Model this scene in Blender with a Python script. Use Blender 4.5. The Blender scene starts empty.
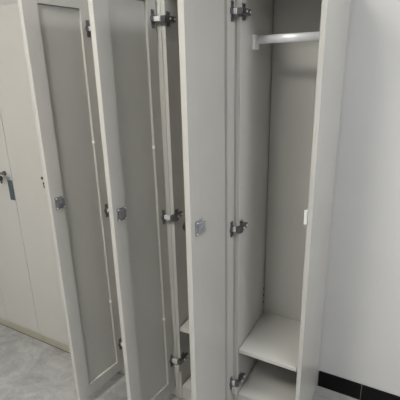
import bpy, bmesh, math
from mathutils import Vector, Matrix

sc = bpy.context.scene
C = sc.collection

# ---------------------------------------------------------------- materials
def new_mat(name):
    m = bpy.data.materials.new(name); m.use_nodes = True
    return m, m.node_tree.nodes, m.node_tree.links, m.node_tree.nodes['Principled BSDF']

def paint(name, col, rough=0.5, metal=0.0, var=0.03, scale=6.0, bump=0.0, bscale=300.0, coat=0.0):
    m, n, l, b = new_mat(name)
    tc = n.new('ShaderNodeTexCoord'); no = n.new('ShaderNodeTexNoise')
    no.inputs['Scale'].default_value = scale; no.inputs['Detail'].default_value = 4
    l.new(tc.outputs['Object'], no.inputs['Vector'])
    cr = n.new('ShaderNodeValToRGB')
    cr.color_ramp.elements[0].position = 0.3; cr.color_ramp.elements[1].position = 0.7
    cr.color_ramp.elements[0].color = (*[c*(1-var) for c in col], 1)
    cr.color_ramp.elements[1].color = (*[min(1, c*(1+var)) for c in col], 1)
    l.new(no.outputs['Fac'], cr.inputs['Fac']); l.new(cr.outputs['Color'], b.inputs['Base Color'])
    b.inputs['Roughness'].default_value = rough; b.inputs['Metallic'].default_value = metal
    b.inputs['Coat Weight'].default_value = coat
    if bump:
        n2 = n.new('ShaderNodeTexNoise'); n2.inputs['Scale'].default_value = bscale
        l.new(tc.outputs['Object'], n2.inputs['Vector'])
        bp = n.new('ShaderNodeBump'); bp.inputs['Strength'].default_value = bump; bp.inputs['Distance'].default_value = 0.001
        l.new(n2.outputs['Fac'], bp.inputs['Height']); l.new(bp.outputs['Normal'], b.inputs['Normal'])
    return m

LAM = paint('laminate', (0.49, 0.481, 0.452), 0.27, var=0.015)
PLINTH = paint('plinth_laminate', (0.36, 0.345, 0.27), 0.4, var=0.02)
WALL = paint('wall_paint', (0.585, 0.582, 0.575), 0.75, var=0.01, bump=0.15)
CEIL = paint('ceiling_paint', (0.8, 0.8, 0.8), 0.8, var=0.01)
METAL = paint('hinge_steel', (0.17, 0.17, 0.175), 0.3, 0.85, var=0.15, scale=40)
CHROME = paint('nickel_steel', (0.80, 0.80, 0.81), 0.3, 0.35, var=0.05, scale=40)
LOCKM = paint('lock_steel', (0.22, 0.22, 0.24), 0.5, 0.5, var=0.12, scale=60)
LOCKL = paint('lock_zinc', (0.36, 0.37, 0.40), 0.4, 0.5, var=0.08, scale=60)
BLACK = paint('black_plastic', (0.012, 0.012, 0.014), 0.4, var=0.1)
GAP_SHADE = paint('gap_shade_black', (0.01, 0.01, 0.01), 0.8, var=0.1)  # near-black colour for the shade under the closed plinths
SLATE = paint('slate_tag', (0.06, 0.078, 0.095), 0.55, var=0.08, scale=30)
RODM = paint('rail_aluminium', (0.80, 0.80, 0.84), 0.35, 0.3, var=0.03)
WHITE = paint('white_plastic', (0.80, 0.80, 0.78), 0.45, var=0.02)

def floor_mat():
    m, n, l, b = new_mat('stone_vinyl')
    tc = n.new('ShaderNodeTexCoord')
    a = n.new('ShaderNodeTexNoise'); a.inputs['Scale'].default_value = 6; a.inputs['Detail'].default_value = 8
    a.inputs['Roughness'].default_value = 0.62; a.inputs['Distortion'].default_value = 1.3
    l.new(tc.outputs['Object'], a.inputs['Vector'])
    r = n.new('ShaderNodeValToRGB'); e = r.color_ramp.elements
    e[0].position = 0.34; e[0].color = (0.24, 0.238, 0.232, 1)
    e[1].position = 0.66; e[1].color = (0.37, 0.368, 0.36, 1)
    l.new(a.outputs['Fac'], r.inputs['Fac'])
    # pale veining
    v = n.new('ShaderNodeTexNoise'); v.inputs['Scale'].default_value = 8; v.inputs['Detail'].default_value = 5
    v.inputs['Distortion'].default_value = 2.2
    l.new(tc.outputs['Object'], v.inputs['Vector'])
    vr = n.new('ShaderNodeValToRGB'); ve = vr.color_ramp.elements
    ve[0].position = 0.47; ve[0].color = (0, 0, 0, 1)
    ve[1].position = 0.5; ve[1].color = (1, 1, 1, 1)
    x = ve.new(0.53); x.color = (0, 0, 0, 1)
    l.new(v.outputs['Fac'], vr.inputs['Fac'])
    mx = n.new('ShaderNodeMix'); mx.data_type = 'RGBA'
    mu = n.new('ShaderNodeMath'); mu.operation = 'MULTIPLY'; mu.inputs[1].default_value = 0.16
    l.new(vr.outputs['Color'], mu.inputs[0]); l.new(mu.outputs[0], mx.inputs['Factor'])
    l.new(r.outputs['Color'], mx.inputs['A']); mx.inputs['B'].default_value = (0.6, 0.6, 0.6, 1)
    # fine grain + tile joints
    br = n.new('ShaderNodeTexBrick'); br.offset = 0.5
    br.inputs['Scale'].default_value = 1; br.inputs['Brick Width'].default_value = 0.9
    br.inputs['Row Height'].default_value = 0.9; br.inputs['Mortar Size'].default_value = 0.0022
    br.inputs['Color1'].default_value = (1, 1, 1, 1); br.inputs['Color2'].default_value = (0.97, 0.97, 0.97, 1)
    br.inputs['Mortar'].default_value = (0.8, 0.8, 0.8, 1)
    mp = n.new('ShaderNodeMapping'); mp.inputs['Location'].default_value = (0.2, 0.5, 0)
    l.new(tc.outputs['Object'], mp.inputs['Vector']); l.new(mp.outputs['Vector'], br.inputs['Vector'])
    m2 = n.new('ShaderNodeMix'); m2.data_type = 'RGBA'; m2.blend_type = 'MULTIPLY'; m2.inputs['Factor'].default_value = 1
    l.new(mx.outputs['Result'], m2.inputs['A']); l.new(br.outputs['Color'], m2.inputs['B'])
    l.new(m2.outputs['Result'], b.inputs['Base Color'])
    b.inputs['Roughness'].default_value = 0.42
    return m
FLOOR = floor_mat()

def tile_mat():
    m, n, l, b = new_mat('black_skirting_tile')
    tc = n.new('ShaderNodeTexCoord'); sx = n.new('ShaderNodeSeparateXYZ')
    l.new(tc.outputs['Object'], sx.inputs[0])
    # a pale joint every 0.6 m along X, the first at x = -0.079
    ad = n.new('ShaderNodeMath'); ad.operation = 'ADD'; ad.inputs[1].default_value = 0.079 + 6.0
    mo = n.new('ShaderNodeMath'); mo.operation = 'MODULO'; mo.inputs[1].default_value = 0.6
    lt = n.new('ShaderNodeMath'); lt.operation = 'LESS_THAN'; lt.inputs[1].default_value = 0.0028
    l.new(sx.outputs['X'], ad.inputs[0]); l.new(ad.outputs[0], mo.inputs[0]); l.new(mo.outputs[0], lt.inputs[0])
    mx = n.new('ShaderNodeMix'); mx.data_type = 'RGBA'
    mx.inputs['A'].default_value = (0.006, 0.006, 0.007, 1); mx.inputs['B'].default_value = (0.16, 0.15, 0.12, 1)
    l.new(lt.outputs[0], mx.inputs['Factor']); l.new(mx.outputs['Result'], b.inputs['Base Color'])
    b.inputs['Roughness'].default_value = 0.4; b.inputs['Specular IOR Level'].default_value = 0.12
    return m
TILE = tile_mat()

def lamp_mat(name, col, s):
    m, n, l, b = new_mat(name)
    b.inputs['Emission Color'].default_value = (*col, 1); b.inputs['Emission Strength'].default_value = s
    return m

# ---------------------------------------------------------------- mesh helpers
def bx(bm, x0, x1, y0, y1, z0, z1):
    vs = [bm.verts.new((x, y, z)) for x in (x0, x1) for y in (y0, y1) for z in (z0, z1)]
    for f in ((0,1,3,2),(4,6,7,5),(0,4,5,1),(2,3,7,6),(0,2,6,4),(1,5,7,3)):
        bm.faces.new([vs[i] for i in f])

def cyl(bm, p0, p1, r, seg=20, r2=None):
    p0, p1 = Vector(p0), Vector(p1); d = p1-p0
    q = d.to_track_quat('Z', 'Y').to_matrix().to_4x4()
    M = Matrix.Translation((p0+p1)/2) @ q
    bmesh.ops.create_cone(bm, cap_ends=True, segments=seg, radius1=r, radius2=r if r2 is None else r2, depth=d.length, matrix=M)

def obj(name, bm, mat, parent=None, bevel=0.0, smooth=False, mats=None):
    bmesh.ops.recalc_face_normals(bm, faces=bm.faces)
    me = bpy.data.meshes.new(name); bm.to_mesh(me); bm.free()
    o = bpy.data.objects.new(name, me); C.objects.link(o)
    for m in (mats or [mat]): me.materials.append(m)
    if parent: o.parent = parent
    if bevel:
        b = o.modifiers.new('bevel', 'BEVEL'); b.width = bevel; b.segments = 2; b.limit_method = 'ANGLE'
    if smooth:
        for f in me.polygons: f.use_smooth = True
    return o

def box(name, dims, mat, parent=None, bevel=0.0):
    bm = bmesh.new(); bx(bm, *dims); return obj(name, bm, mat, parent, bevel)

def struct(name, dims, mat):
    o = box(name, dims, mat); o['kind'] = 'structure'; return o

def thing(name, loc, label, cat, group=None):
    o = bpy.data.objects.new(name, None); C.objects.link(o); o.location = loc; o.empty_display_size = 0.1
    o['label'] = label; o['category'] = cat
    if group: o['group'] = group
    return o

# ---------------------------------------------------------------- room
XL, XR, YF, YB, ZC = -5.0, 3.2, -4.0, 1.766, 2.75
struct('floor', (XL-.1, XR+.1, YF-.1, YB+.1, -0.1, 0), FLOOR)
struct('ceiling', (XL-.1, XR+.1, YF-.1, YB+.1, ZC, ZC+.1), CEIL)
struct('wall_back', (XL-.1, XR+.1, YB, YB+.1, 0, ZC), WALL)
struct('wall_front', (XL-.1, XR+.1, YF-.1, YF, 0, ZC), WALL)
struct('wall_left', (XL-.1, XL, YF, YB, 0, ZC), WALL)
struct('wall_right', (XR, XR+.1, YF, YB, 0, ZC), WALL)
bb = struct('baseboard_back', (-0.287, XR, YB-0.009, YB, 0, 0.092), TILE)

# ---------------------------------------------------------------- lockers
YC = 1.350      # carcass front
ZT = 1.906      # locker top
T = 0.018

def hinge(parent, xi, xd, z, low=False):
    """concealed hinge: arm on the inner face (x = xi) of the side panel, link to the door face (x = xd)"""
    bm = bmesh.new()
    bx(bm, xi, xi+.003, .006, .032, z-.027, z+.027)                 # mounting plate
    bx(bm, xi-.006, xi+.015, -.022, -.002, z-.010, z+.010)          # arm head in front of the panel edge
    bx(bm, xi+.003, xi+.016, -.006, .050, z-.010, z+.010)           # arm body
    bx(bm, xi-.003, xi+.008, -.018, -.006, z-.017, z-.0095)         # spring
    for s_ in (-1, 1):
        cyl(bm, (xi+.002, .019, z+s_*.021), (xi+.008, .019, z+s_*.021), .0048)
    h = obj('hinge', bm, METAL, parent, .0008)
    for ly in (.010, .040):
        bm = bmesh.new(); cyl(bm, (xi+.0155, ly, z), (xi+.019, ly, z), .0038, 12)
        obj('hinge_screw', bm, CHROME, h)
    bm = bmesh.new()
    bx(bm, xd+.006, xi-.0055, -.026, -.014, z-.0090, z+.0090)   # bright link
    obj('hinge_link', bm, CHROME, h, .0015)
    if low:
        bm = bmesh.new()
        bx(bm, xi-.020, xi+.004, -.026, -.003, z-.060, z-.022)
        obj('hinge_cover', bm, LAM, h, .003)
    return h

def make_door(parent, hx, hy, fx, fy, z0, z1, W, lock_u, light_lock=False, clips=True, hz=(1.785, 1.0, .245)):
    """inner face runs from the hinge edge (hx,hy) to the free edge (fx,fy);
    local axes: x = inner normal, y = towards the hinge edge, z up."""
    ang = math.atan2(hy-fy, hx-fx)-math.pi/2
    TH, RD = .022, .011
    H = z1-z0
    ul, ur, rb, rt = .064, .052, .063, .060        # stile at the free side, at the hinge side, rails
    bm = bmesh.new()
    # frame with a hole on the inner side, closed back sheet
    Y0, Y1 = 0.0, W
    o_ = [(0, Y0, 0), (0, Y1, 0), (0, Y1, H), (0, Y0, H)]
    i_ = [(0, Y0+ul, rb), (0, Y1-ur, rb), (0, Y1-ur, H-rt), (0, Y0+ul, H-rt)]
    ov = [bm.verts.new(p) for p in o_]; iv = [bm.verts.new(p) for p in i_]
    dv = [bm.verts.new((-RD-.002, p[1], p[2])) for p in i_]
    bv = [bm.verts.new((-TH, p[1], p[2])) for p in o_]
    for k in range(4):
        j = (k+1) % 4
        bm.faces.new((ov[k], ov[j], iv[j], iv[k]))
        bm.faces.new((iv[k], iv[j], dv[j], dv[k]))
        bm.faces.new((ov[j], ov[k], bv[k], bv[j]))
    bm.faces.new(dv); bm.faces.new(bv)
    d = obj('door', bm, LAM, parent, .0016)
    d.location = (fx-parent.location.x, fy-parent.location.y, z0-parent.location.z)
    d.rotation_euler = (0, 0, ang)
    # recessed sheet
    box('door_panel', (-RD-.0018, -RD, ul+.0012, W-ur-.0012, rb+.0012, H-rt-.0012), LAM, d)
    # lock case on the inner face, cam lock barrel outside
    zl = 1.09-z0; y = lock_u
    bm = bmesh.new()
    if light_lock:
        bx(bm, 0, .004, y-.024, y+.022, zl-.026, zl+.026)
        bx(bm, .004, .014, y-.016, y+.020, zl-.022, zl+.020)
        cyl(bm, (.012, y, zl), (.017, y, zl), .009)
    else:
        bx(bm, 0, .005, y-.022, y+.022, zl-.025, zl+.025)
        bx(bm, .005, .012, y-.014, y+.014, zl-.017, zl+.017)
        cyl(bm, (.010, y, zl), (.014, y, zl), .007)
    lk = obj('lock', bm, LOCKL if light_lock else LOCKM, d, .001)
    for sy in (-1, 1):
        for sz in (-1, 1):
            bm = bmesh.new()
            cyl(bm, (.003, y+sy*.017, zl+sz*.0205), (.0075, y+sy*.017, zl+sz*.0205), .0030, 12)
            obj('lock_screw', bm, CHROME, d)
    bm = bmesh.new()
    cyl(bm, (-TH, y, zl), (-TH-.006, y, zl), .012)
    cyl(bm, (-TH-.006, y, zl-.002), (-TH-.024, y, zl-.002), .008)
    bmesh.ops.create_uvsphere(bm, u_segments=20, v_segments=12, radius=.016, matrix=Matrix.Translation((-TH-.032, y, zl-.010)) @ Matrix.Diagonal((.9, .8, 1.15, 1)))
    obj('knob', bm, BLACK, d, .0006)
    # hinge cups
    for z in hz:
        bm = bmesh.new(); zz = z-z0
        bx(bm, 0, .0035, W-.030, W-.014, zz-.032, zz+.032)
        cyl(bm, (-.004, W-.021, zz), (.0045, W-.021, zz), .0155, 24)
        for s in (-1, 1):
            cyl(bm, (.003, W-.021, zz+s*.024), (.006, W-.021, zz+s*.024), .004, 12)
        obj('hinge_cup', bm, METAL, d, .0006)
    if clips:
        for zz in (1.31, .50):
            box('panel_clip', (-.009, .0012, W-ur-.004, W-ur+.004, zz-z0-.006, zz-z0+.006), WHITE, d, .001)
    return d

def carcass(x0, x1, label, zshelf, zbot, group='tall lockers along the wall', closed=False):
    t = thing('locker', (x0, YC, 0), label, 'locker', group)
    D = YB-YC-.004; w = x1-x0; g = .0006
    def part(n, d, m=LAM, b=.0012): return box(n, d, m, t, b)
    part('side_panel', (g, T, 0, D, .004, ZT))
    part('side_panel', (w-T, w-g, 0, D, .004, ZT))
    part('top_panel', (T, w-T, 0, D, ZT-T, ZT))
    part('back_panel', (T+.003, w-T-.003, D-.085, D-.077, zbot-T, ZT-T), b=0)
    part('bottom_panel', (T+.003, w-T-.003, 0, D-.085, zbot-T, zbot))
    part('shelf', (T+.003, w-T-.003, .001, D-.087, zshelf-T, zshelf))
    if zbot-T > .02:
        part('plinth', (T, w-T, .002, .02, .004, zbot-T-.0005), LAM)
    return t

def rail(t, w):
    # hanging rail with a bracket at each end
    bm = bmesh.new()
    y, z = .128, 1.702
    seg = 20; L0, L1 = T+.001, w-T-.001
    ring = []
    for xx in (L0, L1):
        ring.append([bm.verts.new((xx, y+.0075*math.cos(a*2*math.pi/seg), z+.015*math.sin(a*2*math.pi/seg))) for a in range(seg)])
    for a in range(seg):
        b = (a+1) % seg
        bm.faces.new((ring[0][a], ring[0][b], ring[1][b], ring[1][a]))
    bm.faces.new(ring[0]); bm.faces.new(ring[1])
    obj('clothes_rail', bm, RODM, t, 0, True)
    for xa, xb in ((T, T+.010), (w-T-.010, w-T)):
        bm = bmesh.new()
        bx(bm, xa, xb, y-.026, y+.026, z-.034, z+.017)
        obj('rail_bracket', bm, WHITE, t, .002)

# right-hand unit, wide open, empty
X3a, X3b = -.591, -.290
u3 = carcass(X3a, X3b, 'open rightmost locker showing its hanging rail and shelf, next to the bare white wall', .419, .176)
rail(u3, X3b-X3a)
make_door(u3, -.594, 1.3485, -.6175, 1.047, .062, ZT-.002, .301, .050, True, False)
for z in (1.785, 1.0, .245): hinge(u3, T, -.597-X3a, z, z < .3)
bm = bmesh.new()
w3 = X3b-X3a
bx(bm, w3-T-.004, w3-T, -.012, .006, 1.064, 1.118)
bx(bm, w3-T-.0095, w3-T-.002, -.012, -.006, 1.064, 1.118)
obj('strike_plate', bm, WHITE, u3, .001)
for z in (.558, .519, .480):
    bm = bmesh.new(); cyl(bm, (T-.0005, .318, z), (T+.003, .318, z), .0045, 16)
    obj('shelf_pin', bm, BLACK, u3)

# middle unit
X2a = -.897
u2 = carcass(X2a, X3a, 'open locker second from the right, its narrow dark interior seen between two open doors', .432, .085)
rail(u2, X3a-X2a)
make_door(u2, -.914, 1.3490, -.950, 1.047, .062, ZT-.002, .301, .040)
for z in (1.785, 1.0, .245): hinge(u2, T, -.920-X2a, z, z < .3)

# third unit
X1a = -1.203
u1 = carcass(X1a, X2a, 'locker whose open door is leftmost of the three, nearest the closed lockers', .432, .085)
make_door(u1, -1.240, 1.349, -1.275, 1.045, .062, ZT-.002, .306, .040, hz=(1.772, .980, .225))
for z in (1.772, .980, .225): hinge(u1, T, -1.243-X1a, z, z < .3)

# closed run on the left
def closed_unit(x0, x1, label, key=False):
    t = thing('locker', (x0, YC, 0), label, 'locker', 'tall lockers along the wall')
    D = YB-YC-.004; w = x1-x0
    bm = bmesh.new()
    g = .0006
    bx(bm, g, w-g, 0, D, .06, ZT)
    obj('body', bm, LAM, t, .0012)
    # plinth: separate boards, joints shifted against the doors
    box('plinth', (.0015+.014, w-.0015+.014, -.016, .03, .008, .059), PLINTH, t, .0012)
    box('plinth_gap_shade', (g+.014, w-g+.014, -.012, .02, .0002, .008), GAP_SHADE, t)  # dark strip standing in for the shadow gap between plinth and floor
    d = box('door', (.0012, w-.0012, -.0205, -.0015, .062, ZT-.002), LAM, t, .0012)
    bm = bmesh.new()
    xk = w-.050
    cyl(bm, (xk, -.0205, 1.092), (xk, -.0222, 1.092), .008, 20)
    obj('lock_barrel', bm, BLACK, d)
    if not key:
        bm = bmesh.new()
        cyl(bm, (xk+.006, -.0205, 1.066), (xk+.006, -.0222, 1.066), .005, 16)
        bx(bm, xk+.0035, xk+.0085, -.0222, -.0205, 1.040, 1.066)
        obj('key_slot', bm, BLACK, d)
    if key: box('door_tag', (w-.040, w-.002, -.0235, -.0205, .938, 1.052), SLATE, d, .0008)
    return t, xk

N = 3
cl = []
cl.append(closed_unit(-1.610, -1.3065, 'closed beige locker mostly hidden behind the leftmost open door'))
struct('trim_1', (-1.306, -1.2035, YC+.002, YC+.02, .0, ZT), LAM)
cl.append(closed_unit(-1.902, -1.6105, 'closed beige locker with an empty keyhole, just left of the leftmost open door'))
t4, xk4 = closed_unit(-2.206, -1.9025, 'closed beige locker with a key in its lock and a slate grey tag', True)
closed_unit(-2.510, -2.2065, 'closed beige locker at the left edge, to the left of the keyed locker')

# the key
kx, kz = -2.206+xk4, 1.092
bm = bmesh.new()
k = thing('key', (kx, YC-.022, kz), 'dark key left in the lock of the closed locker at left', 'key')
cyl(bm, (0, 0, 0), (0, -.012, 0), .010)
bx(bm, -.006, .006, -.026, -.010, -.004, .004)
obj('key_blade', bm, METAL, k, .0008)
bm = bmesh.new()
bx(bm, -.036, .042, -.031, -.025, -.003, .006)
cyl(bm, (.040, -.025, .003), (.040, -.033, .003), .009)
obj('key_bow', bm, METAL, k, .001)
bm = bmesh.new()
cyl(bm, (-.010, -.020, -.028), (-.010, -.030, -.028), .014)
bx(bm, -.013, -.004, -.028, -.022, -.056, -.030)
obj('key_fob', bm, BLACK, k, .001)

# ---------------------------------------------------------------- ceiling lights
def ceiling_light(x, y, sx, sy, col, s, label):
    t = thing('ceiling_light', (x, y, ZC), label, 'ceiling light')
    box('frame', (-sx/2-.015, sx/2+.015, -sy/2-.015, sy/2+.015, -.012, 0), WHITE, t, .002)
    box('diffuser', (-sx/2, sx/2, -sy/2, sy/2, -.016, -.0125), lamp_mat('led_diffuser', col, s), t)
WARM, COOL = (1, .97, .905), (.965, .985, 1)
ceiling_light(-1.0, -.20, .6, .6, WARM, 42, 'square ceiling light above and in front of the swung doors')
ceiling_light(1.10, .85, .6, .6, COOL, 27, 'square ceiling light nearest the bare white wall')
ceiling_light(1.60, -.80, .6, .6, COOL, 17, 'added unseen ceiling light right of the viewer, brightening the open doors')  # added lamp, unseen, to brighten the inner faces of the open doors
ceiling_light(-3.0, -.20, .6, .6, WARM, 24, 'square ceiling light above the closed lockers')
ceiling_light(-1.0, -2.6, .6, .6, COOL, 8, 'square ceiling light behind the viewer, middle of the far row')
ceiling_light(1.60, -2.6, .6, .6, COOL, 8, 'square ceiling light behind the viewer, right end of the far row')
ceiling_light(-3.0, -2.6, .6, .6, WARM, 8, 'square ceiling light behind the viewer, left end of the far row')

w = bpy.data.worlds.new('World'); sc.world = w; w.use_nodes = True
w.node_tree.nodes['Background'].inputs[0].default_value = (.9, .95, 1, 1)
w.node_tree.nodes['Background'].inputs[1].default_value = 0.3

# ---------------------------------------------------------------- camera
F = 395.0
yaw, pitch, roll = map(math.radians, (28.997, 18.174, -1.334))
f = Vector((-math.sin(yaw)*math.cos(pitch), math.cos(yaw)*math.cos(pitch), -math.sin(pitch)))
r = Vector((math.cos(yaw), math.sin(yaw), 0)); u = r.cross(f)
r2 = r*math.cos(roll)+u*math.sin(roll); u2 = r2.cross(f)
cam = bpy.data.cameras.new('camera'); co = bpy.data.objects.new('camera', cam); C.objects.link(co)
M = Matrix((( r2.x, u2.x, -f.x, 0), (r2.y, u2.y, -f.y, 0), (r2.z, u2.z, -f.z, 1.6), (0, 0, 0, 1)))
co.matrix_world = M
cam.sensor_width = 36; cam.lens = 36*F/400; cam.clip_start = .02
sc.camera = co

vs = sc.view_settings
vs.view_transform = 'Standard'; vs.look = 'None'; vs.gamma = 1; vs.use_curve_mapping = False
vs.exposure = 0.12
